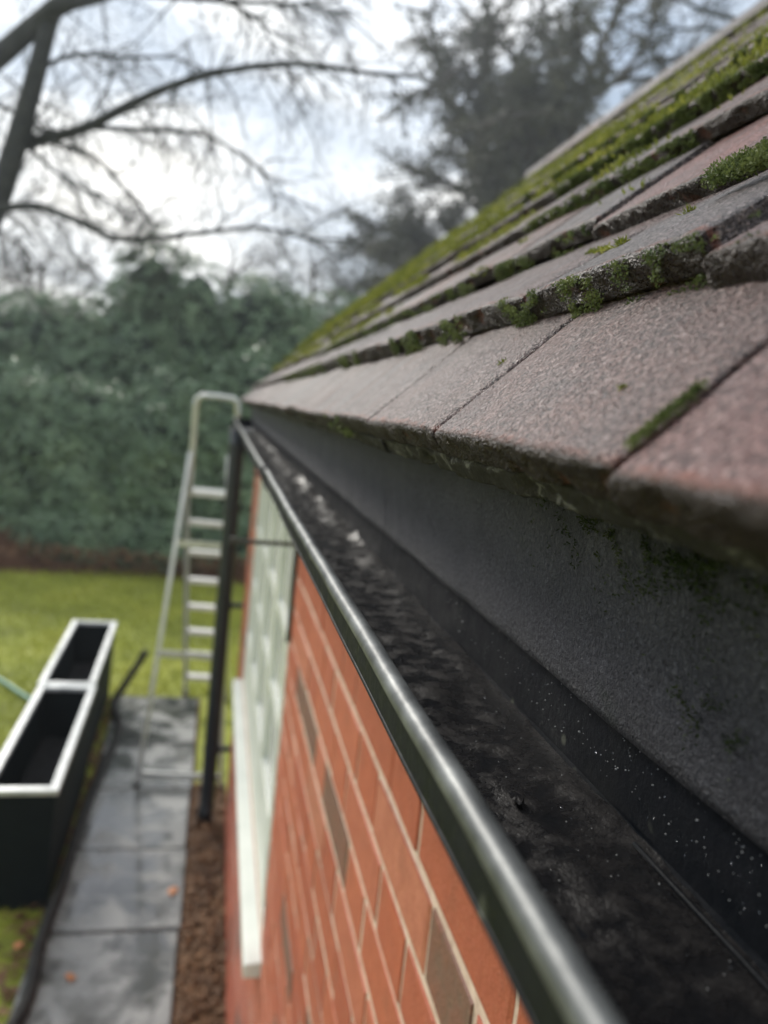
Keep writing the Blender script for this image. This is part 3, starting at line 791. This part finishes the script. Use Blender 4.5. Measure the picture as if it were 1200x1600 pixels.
# ------------------------------------------------------------------ troughs
def trough(c0, c1, label):
    """c0, c1: middle of the near and far ends on the ground"""
    c0, c1 = Vector(c0), Vector(c1); L_ = (c1-c0).length; o = empty('trough_planter', c0, math.atan2(c1.y-c0.y, c1.x-c0.x)-math.pi/2)
    w, h, t = .15, .565, .012
    b = MB(); tp = w; bt = w-.015
    outer = [(-bt,.01,.0),(bt,.01,.0),(bt,L_-.01,.0),(-bt,L_-.01,.0),(-tp,0,h),(tp,0,h),(tp,L_,h),(-tp,L_,h)]
    inner = [(-tp+t,t,h),(tp-t,t,h),(tp-t,L_-t,h),(-tp+t,L_-t,h),(-bt+t,t+.01,.25),(bt-t,t+.01,.25),(bt-t,L_-t-.01,.25),(-bt+t,L_-t-.01,.25)]
    b.add(outer+inner, [(0,3,2,1),(0,1,5,4),(1,2,6,5),(2,3,7,6),(3,0,4,7),(4,5,9,8),(5,6,10,9),(6,7,11,10),(7,4,8,11),(8,9,13,12),(9,10,14,13),(10,11,15,14),(11,8,12,15),(12,13,14,15)])
    b.build('body', T['trough'], o)
    for a_, b_ in (((-w-.012,-.012,h+.001),(-w+.026,L_+.012,h+.028)), ((w-.026,-.012,h+.001),(w+.012,L_+.012,h+.028)), ((-w+.0265,-.0115,h+.001),(w-.0265,.030,h+.027)), ((-w+.0265,L_-.030,h+.001),(w-.0265,L_+.0115,h+.027))):
        MB().box(a_, b_).build('rim', T['zinc'], o, bevel=.004)
    s_ = MB(); n = 10
    for j in range(n*3+1):
        for i in range(n+1):
            x = (-bt+t)+2*(bt-t)*i/n; y = .03+(L_-.06)*j/(n*3); s_.v.append((x, y, .27+.02*nz(x*12, y*12, 4)))
    for j in range(n*3):
        for i in range(n): a = j*(n+1)+i; s_.f.append((a, a+1, a+n+2, a+n+1))
    s_.build('soil', T['soil'], o, smooth=True)
    return tag(o, label, 'planter', 'metal trough planters beside the path')
trough((-.735,3.44,.0), (-.765,4.70,.0), 'nearer of the two dark troughs with pale rim')
trough((-.778,4.735,.0), (-.815,6.06,.0), 'farther of the two dark troughs, at the lawn end of the path')

# pipes lying about
pts = [on_ground(22,1600,.05), on_ground(62,1475,.05), on_ground(100,1370,.05), on_ground(130,1275,.05), on_ground(163,1195,.05), on_ground(186,1140,.05), on_ground(178,1100,.07)]
pts += [pts[-1]+Vector((.05,.10,.10)), pts[-1]+Vector((.13,.16,.24)), pts[-1]+Vector((.19,.17,.36))]
pts = [pts[0]+Vector((-.25,-.55,0))] + pts
hs = MB(); sp = [Vector(q) for q in spline(pts, 14)]
hs.tube(sp, [0.027+.003*math.sin(k*2.1) for k in range(len(sp))], 10)
tag(hs.build('flexible_pipe', T['hose_black'], smooth=True), 'black flexible pipe snaking beside the troughs with its far end raised', 'pipe')
pts = [on_ground(-60,1030,.03), on_ground(0,1062,.03), on_ground(40,1088,.03), on_ground(70,1105,.03)]
tag(MB().tube([Vector(q) for q in spline(pts, 8)], .016, 8).build('garden_hose', T['hose_green'], smooth=True), 'pale green garden hose lying on the lawn behind the troughs', 'hose')
def fallen(px, py, s, seed, label, z=.036):
    rg = random.Random(seed); c = on_ground(px, py, z); mb = MB(); n = 8
    ring = [(math.cos(k*2*math.pi/n)*s*(.9+.25*rg.random()), math.sin(k*2*math.pi/n)*s*.75*(.8+.3*rg.random()), .012*rg.random()) for k in range(n)]
    mb.add([(0,0,.006)]+ring, [(0, k+1, (k+1)%n+1) for k in range(n)]); mb.add([(x,y,zz-.0012) for x,y,zz in [(0,0,.006)]+ring], [(0, (k+1)%n+1, k+1) for k in range(n)])
    o = mb.build('fallen_leaf', T['leaf_orange'], raw=True); o.location = c; o.rotation_euler[2] = rg.uniform(0,6); tag(o, label, 'leaf', 'single fallen leaves on the paving')
fallen(270,1393,.034,1,'orange fallen leaf on the paving edge beside the leaf bed'); fallen(110,1527,.026,2,'small orange fallen leaf on the nearest slab at left')
fallen(28,1478,.026,3,'orange fallen leaf beside the black pipe under the near trough', .03)

# ------------------------------------------------------------------ shrubs
def shrub(name, label, c, rx, ry, h, seed, nros, group, mat=None, lsize=.12, base=0.03, lobes=14):
    rg = random.Random(seed); o = tag(empty(name, c), label, 'shrub', group); lb = []
    for k in range(lobes):
        zf = rg.uniform(.12,.80); sc = math.sqrt(max(.3, 1-(zf-.25)**2/.62)); a = rg.uniform(0,6.283); q = rg.uniform(.25,.75)*sc
        r = rg.uniform(.30,.46)
        lb.append((Vector((math.cos(a)*q*rx, math.sin(a)*q*ry, zf*h)), Vector((rx*r, ry*r, h*r*.55))))
    lb.append((Vector((0,0,h*.72)), Vector((rx*.60, ry*.6, h*.28)))); lb.append((Vector((rx*.3,-ry*.2,h*.62)), Vector((rx*.55, ry*.5, h*.25)))); lb.append((Vector((-rx*.32,-ry*.2,h*.60)), Vector((rx*.55, ry*.5, h*.24)))); lb.append((Vector((0,0,h*.35)), Vector((rx*.78, ry*.78, h*.36))))
    for k in range(7):
        a = -math.pi*(k+.5)/7; lb.append((Vector((math.cos(a)*rx*.62, math.sin(a)*ry*.70, h*.10)), Vector((rx*.36, ry*.36, h*.17))))
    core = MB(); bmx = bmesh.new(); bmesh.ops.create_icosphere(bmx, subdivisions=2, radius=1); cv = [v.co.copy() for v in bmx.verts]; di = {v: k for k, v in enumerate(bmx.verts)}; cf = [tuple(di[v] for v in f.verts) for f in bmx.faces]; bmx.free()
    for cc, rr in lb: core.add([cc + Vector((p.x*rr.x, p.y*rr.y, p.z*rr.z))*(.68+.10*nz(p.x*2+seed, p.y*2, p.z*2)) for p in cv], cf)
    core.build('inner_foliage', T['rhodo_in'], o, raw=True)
    st = MB()
    for k in range(6):
        a = rg.uniform(0,6.283); st.tube([(math.cos(a)*.12, math.sin(a)*.12, 0), (math.cos(a)*rx*.3, math.sin(a)*ry*.3, h*.35), (math.cos(a)*rx*.5, math.sin(a)*ry*.5, h*.62)], [.05,.035,.02], 6)
    st.build('stems', T['bark'], o)
    lv = MB(); V = lv.v; F = lv.f
    wts = [r.x*r.z for _, r in lb]
    for k in range(nros):
        cc, rr = rg.choices(lb, wts)[0]
        d = Vector((rg.gauss(0,1), rg.gauss(0,1), rg.gauss(0,1))).normalized()
        if d.y > .55: d.y = -d.y
        s = 1 + rg.uniform(-.12,.10) + .09*nz(d.x*4+seed, d.y*4, d.z*4)
        p = cc + Vector((d.x*rr.x, d.y*rr.y, d.z*rr.z))*s
        if p.z < base: continue
        n = (d + Vector((0,0,.55))).normalized(); t0 = n.orthogonal().normalized(); b0 = n.cross(t0)
        for j in range(5):
            a = j*1.2566+rg.uniform(-.4,.4); t = (t0*math.cos(a)+b0*math.sin(a)); t = (t + n*rg.uniform(-.15,.5)).normalized(); w = t.cross(n).normalized()
            ln = lsize*rg.uniform(.7,1.3); wd = ln*.32; i0 = len(V)
            V.append(tuple(p)); V.append(tuple(p+t*ln*.55-w*wd*.5)); V.append(tuple(p+t*ln*.55+w*wd*.5)); V.append(tuple(p+t*ln-n*ln*.18))
            F.append((i0, i0+1, i0+3, i0+2))
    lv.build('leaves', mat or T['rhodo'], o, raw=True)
    return o
def ground_at(px, Y): p_ = at(px, 800, Y); return Vector((p_.x, Y, 0))
def ztop(px, py, Y): return at(px, py, Y).z
GR = 'rhododendrons along the far side of the lawn'
SH = [  # px, Y, top pixel y, half width in metres, label
    (222,13.9,372,1.45,'tallest domed rhododendron rising above the others behind the ladder'),
    (385,14.2,430,1.8,'broad rounded rhododendron behind the roof corner, right of the tallest'),
    (60,14.4,452,1.9,'rhododendron with gappy top at the left edge, in the back row'),
    (130,13.6,475,1.4,'rhododendron shoulder just left of the tallest dome'),
    (510,15.6,450,2.1,'dark rhododendron half hidden by the mossy roof slope'),
    (20,11.9,560,1.35,'front row rhododendron at the left edge above the red bank'),
    (145,11.5,590,1.3,'front row rhododendron above the far end of the troughs'),
    (265,11.45,575,1.3,'front row rhododendron directly behind the ladder hoop'),
    (375,11.6,540,1.35,'front row rhododendron hidden partly by the eaves corner'),
    (-110,13.6,470,1.6,'rhododendron cut off by the left picture edge'),
]
for k, (px, Y, py, hw, lab) in enumerate(SH):
    c = ground_at(px, Y); c.z = .05; shrub('rhododendron', lab, c, hw, hw*.85, ztop(px, py, Y)-.05, 50+k, 3600 if Y > 13.5 else 3200, GR, lsize=.15)
c = ground_at(640, 17.5); shrub('rhododendron', 'rhododendron standing wholly behind the house roof', c, 2.2, 1.6, 3.9, 90, 1200, GR)

# ------------------------------------------------------------------ trees
def twigs(mb, rng, p, t, ln, rad, depth, droop=.25, kids=4, n=4):
    pts = [p]; d = t.normalized(); k = 5
    for i in range(k):
        d = (d + Vector((rng.gauss(0,.16), rng.gauss(0,.16), rng.gauss(0,.16)-droop*.12))).normalized(); pts.append(pts[-1]+d*ln/k)
    mb.tube(pts, [rad*(1-.75*i/k) for i in range(k+1)], n, cap=False)
    if depth:
        for j in range(kids):
            i = rng.randint(1, k); q = (d + Vector((rng.gauss(0,.7), rng.gauss(0,.7), rng.gauss(0,.55)-droop*.4)))
            twigs(mb, rng, pts[i], q, ln*rng.uniform(.4,.7), rad*.5, depth-1, droop, kids, 3)
def limb(mb, tw, rng, pix, Y, r0, r1, dY=0, twn=10, twl=.8, droop=.5, n=9):
    pts = []; k = len(pix)
    for i, (x, y) in enumerate(pix): pts.append(at(x, y, Y + dY*i/(k-1) + .15*math.sin(i*1.9+x)))
    sp = [Vector(q) for q in spline(pts, 6)]; m_ = len(sp)
    mb.tube(sp, [r0+(r1-r0)*(i/(m_-1))**.8 for i in range(m_)], n)
    for j in range(int(twn*1.7)):
        i = rng.randint(2, m_-2); t = (sp[i+1]-sp[i]).normalized(); sd = Vector((rng.gauss(0,.6), rng.gauss(0,.7), rng.gauss(-.1,.7)))
        twigs(tw, rng, sp[i], t*.7+sd, twl*rng.uniform(.5,1.3), .011, 3, droop, 3)
rng = random.Random(61)
bt = tag(empty('bare_tree', at(-330, 900, 8.3)*1), 'bare winter tree leaning in from the left with long low branches', 'tree')
base = at(-150, 900, 8.4); bt.location = (base.x, base.y, 0)
def child_world(o, parent): o.parent = parent; o.matrix_parent_inverse = Matrix.Translation(-parent.location)
tr = MB(); tw = MB()
ptk = [Vector((base.x-.25, base.y, -.05)), Vector((base.x-.15, base.y, .8)), at(-95,560,8.4), at(-40,400,8.4), at(0,300,8.4), at(28,215,8.4), at(55,120,8.4), at(76,40,8.4), at(100,-20,8.4), at(150,-140,8.5), at(190,-300,8.7)]
sp = [Vector(q) for q in spline(ptk, 6)]; m_ = len(sp); tr.tube(sp, [.22-.17*(i/(m_-1))**.5 for i in range(m_)], 12)
child_world(tr.build('trunk', T['bark'], smooth=True), bt)
limbs = [([(-60,130),(0,86),(60,35),(100,5),(170,-15),(260,-60)], 8.2, .11,.07,.3,4,1.0),
 ([(20,225),(75,216),(140,197),(200,165),(280,130),(370,108),(470,100),(560,112),(650,120)], 8.4,.062,.018,-.5,26,.9),
 ([(140,199),(230,203),(300,207),(350,225),(400,258),(430,310)], 8.35,.028,.008,.4,14,.7),
 ([(-60,335),(0,326),(60,323),(120,345),(180,372),(240,372),(330,362),(410,356),(480,372),(560,375)], 8.0,.045,.012,-.4,22,.8),
 ([(66,105),(120,85),(200,90),(270,90),(320,108)], 8.5,.026,.008,.2,12,.7),
 ([(170,-15),(330,0),(420,5),(480,8),(550,25)], 8.2,.032,.009,-.3,14,.8),
 ([(40,225),(90,272),(140,300),(200,330)], 8.4,.022,.006,.3,9,.6),
 ([(80,222),(140,240),(190,290),(230,335),(250,380)], 8.3,.018,.005,.3,9,.5),
 ([(-40,150),(0,165),(40,185),(80,210),(110,240)], 8.5,.03,.01,.2,8,.6),
 ([(300,-30),(400,30),(430,80),(460,130)], 8.6,.02,.006,.2,12,.8)]
for pix, Y, r0, r1, dY, n_, tl in limbs:
    lm = MB(); limb(lm, tw, rng, pix, Y, r0, r1, dY, n_, tl); child_world(lm.build('limb', T['bark'], smooth=True), bt)
child_world(tw.build('twigs', T['bark'], raw=True), bt)

# broad ragged tree beyond the house
rng = random.Random(71)
CY = 23.0; cb = ground_at(748, CY); ct = tag(empty('evergreen_tree', cb), 'broad ragged evergreen tree rising behind the mossy roof', 'tree')
tk = MB(); lim = MB(); nd = MB()
tp = [Vector((.0,0,-.1)), Vector((.1,0,3)), Vector((.05,0,5.5)), Vector((-.1,0,7.6))]
tsp = [Vector(q) for q in spline(tp, 6)]; m_ = len(tsp); tk.tube(tsp, [.46-.16*(i/(m_-1)) for i in range(m_)], 12); tk.build('trunk', T['bark_far'], ct, smooth=True)
def bough(p, d, ln, rad, dep):
    k = 6; q = p.copy(); dd = d.normalized(); pts = [q.copy()]
    for i in range(k):
        dd = (dd + Vector((rng.gauss(0,.20), rng.gauss(0,.20), rng.gauss(.0,.16)))).normalized(); q = q+dd*ln/k; pts.append(q.copy())
        if dep == 0:
            for j in range(7):
                blades(nd, rng, q + Vector((rng.gauss(0,.10), rng.gauss(0,.10), rng.gauss(0,.08))), Vector((rng.gauss(0,1), rng.gauss(0,1), rng.gauss(0,.6))).normalized(), rng.uniform(.12,.28), .06, 1, .3)
        elif i > 0 and rng.random() < .93:
            for j in range(2 if dep > 1 else 3):
                bough(q, dd*.75 + Vector((rng.gauss(0,.62), rng.gauss(0,.62), rng.gauss(.02 if dep > 1 else -.06,.42))), ln*rng.uniform(.34,.56), rad*.5, dep-1)
    lim.tube(pts, [rad*(1-.65*i/k) for i in range(k+1)], 6 if dep > 1 else 3, cap=False)
for (x, y, z, ln) in ((-.42,.1,1,6.2), (.42,-.1,1,6.2), (.1,.5,1,6.5), (-.12,-.5,1,6.2), (0,0,1,7.0)):
    bough(Vector((-.1,0,rng.uniform(6.2,7.5))), Vector((x,y,z)), ln, .19, 2)
for k in range(17):
    z = rng.uniform(3.8,9.0); a = k*2.4; bough(Vector((0,0,z)), Vector((math.cos(a), math.sin(a), rng.uniform(.0,.4))), rng.uniform(2.8,4.3), .11, 2)
bough(Vector((0,0,5.0)), Vector((-1,-.1,.02)), 5.4, .12, 2); bough(Vector((0,0,4.2)), Vector((-1,.2,-.02)), 5.0, .11, 2)
lim.build('branches', T['bark_far'], ct, raw=True); nd.build('needles', T['needle'], ct, raw=True)

# bare tree whose boughs show above the ridge at right
rng = random.Random(83)
Y = 15; b2 = ground_at(1330, Y); rt = tag(empty('bare_tree', b2), 'bare tree behind the ridge, its boughs showing in the top right corner', 'tree')
tk = MB(); sp = [Vector(q) for q in spline([b2+Vector((0,0,-.1)), b2+Vector((.1,0,4)), b2+Vector((-.1,.1,9)), b2+Vector((.1,0,13))], 6)]; m_ = len(sp)
tk.tube(sp, [.3-.24*i/(m_-1) for i in range(m_)], 10); child_world(tk.build('trunk', T['bark'], smooth=True), rt)
tw2 = MB()
for pix, r0, r1 in (([(1330,60),(1250,50),(1150,30),(1105,18),(1050,-5)],.07,.03), ([(1330,120),(1230,95),(1130,48),(1060,45),(1000,28),(950,10)],.06,.012), ([(1120,45),(1080,70),(1040,95),(990,70)],.02,.008), ([(1320,-60),(1200,-40),(1100,10),(1160,-60)],.04,.01)):
    lm = MB(); limb(lm, tw2, rng, pix, Y, r0, r1, -.4, 7, 1.1, .3); child_world(lm.build('limb', T['bark'], smooth=True), rt)
child_world(tw2.build('twigs', T['bark'], raw=True), rt)

# bare woodland edge far behind the shrubs: trees one can tell apart
rng = random.Random(91)
FT = [(-70,27,150,'bare brown tree far off, half out of frame behind the left shrubs'), (45,25,335,'small bare brown tree far off above the gappy left shrub'), (330,30,330,'bare tree far off in the dip between the two rounded shrubs'), (455,28,310,'bare twiggy tree far off beside the evergreen'), (590,32,290,'bare tree far off under the evergreen boughs')]
for px, Y, py, lab in FT:
    c = ground_at(px, Y); h = ztop(px, py, Y); o = tag(empty('far_bare_tree', c), lab, 'tree', 'bare trees far behind the shrubs'); tk = MB(); cr_ = MB()
    tk.tube([(0,0,-.1),(.1,0,h*.4),(0,.1,h*.8)], [.2,.14,.05], 8); tk.build('trunk', T['bark_far'], o)
    for k in range(34):
        z = h*rng.uniform(.28,.8); a = rng.uniform(0,6.283); twigs(cr_, rng, Vector((0,0,z)), Vector((math.cos(a), math.sin(a), rng.uniform(.2,1.0))), h*rng.uniform(.2,.36), .035, 3, .05, 4)
    cr_.build('crown', T['bark_far'], o, raw=True)

# ------------------------------------------------------------------ damp winter air
hz_ = MB().box((-305,-155,-1), (305,505,24)); hm = bpy.data.materials.new('damp_air'); hm.use_nodes = True
ht = hm.node_tree; ht.nodes.clear(); ho = ht.nodes.new('ShaderNodeOutputMaterial'); hv = ht.nodes.new('ShaderNodeVolumePrincipled')
hv.inputs['Color'].default_value = (.86,.93,1.0,1); hv.inputs['Density'].default_value = .0028; hv.inputs['Anisotropy'].default_value = .4
ht.links.new(hv.outputs[0], ho.inputs['Volume'])
tag(hz_.build('haze', hm), 'thin bluish damp air over the whole garden', 'haze', kind='stuff')
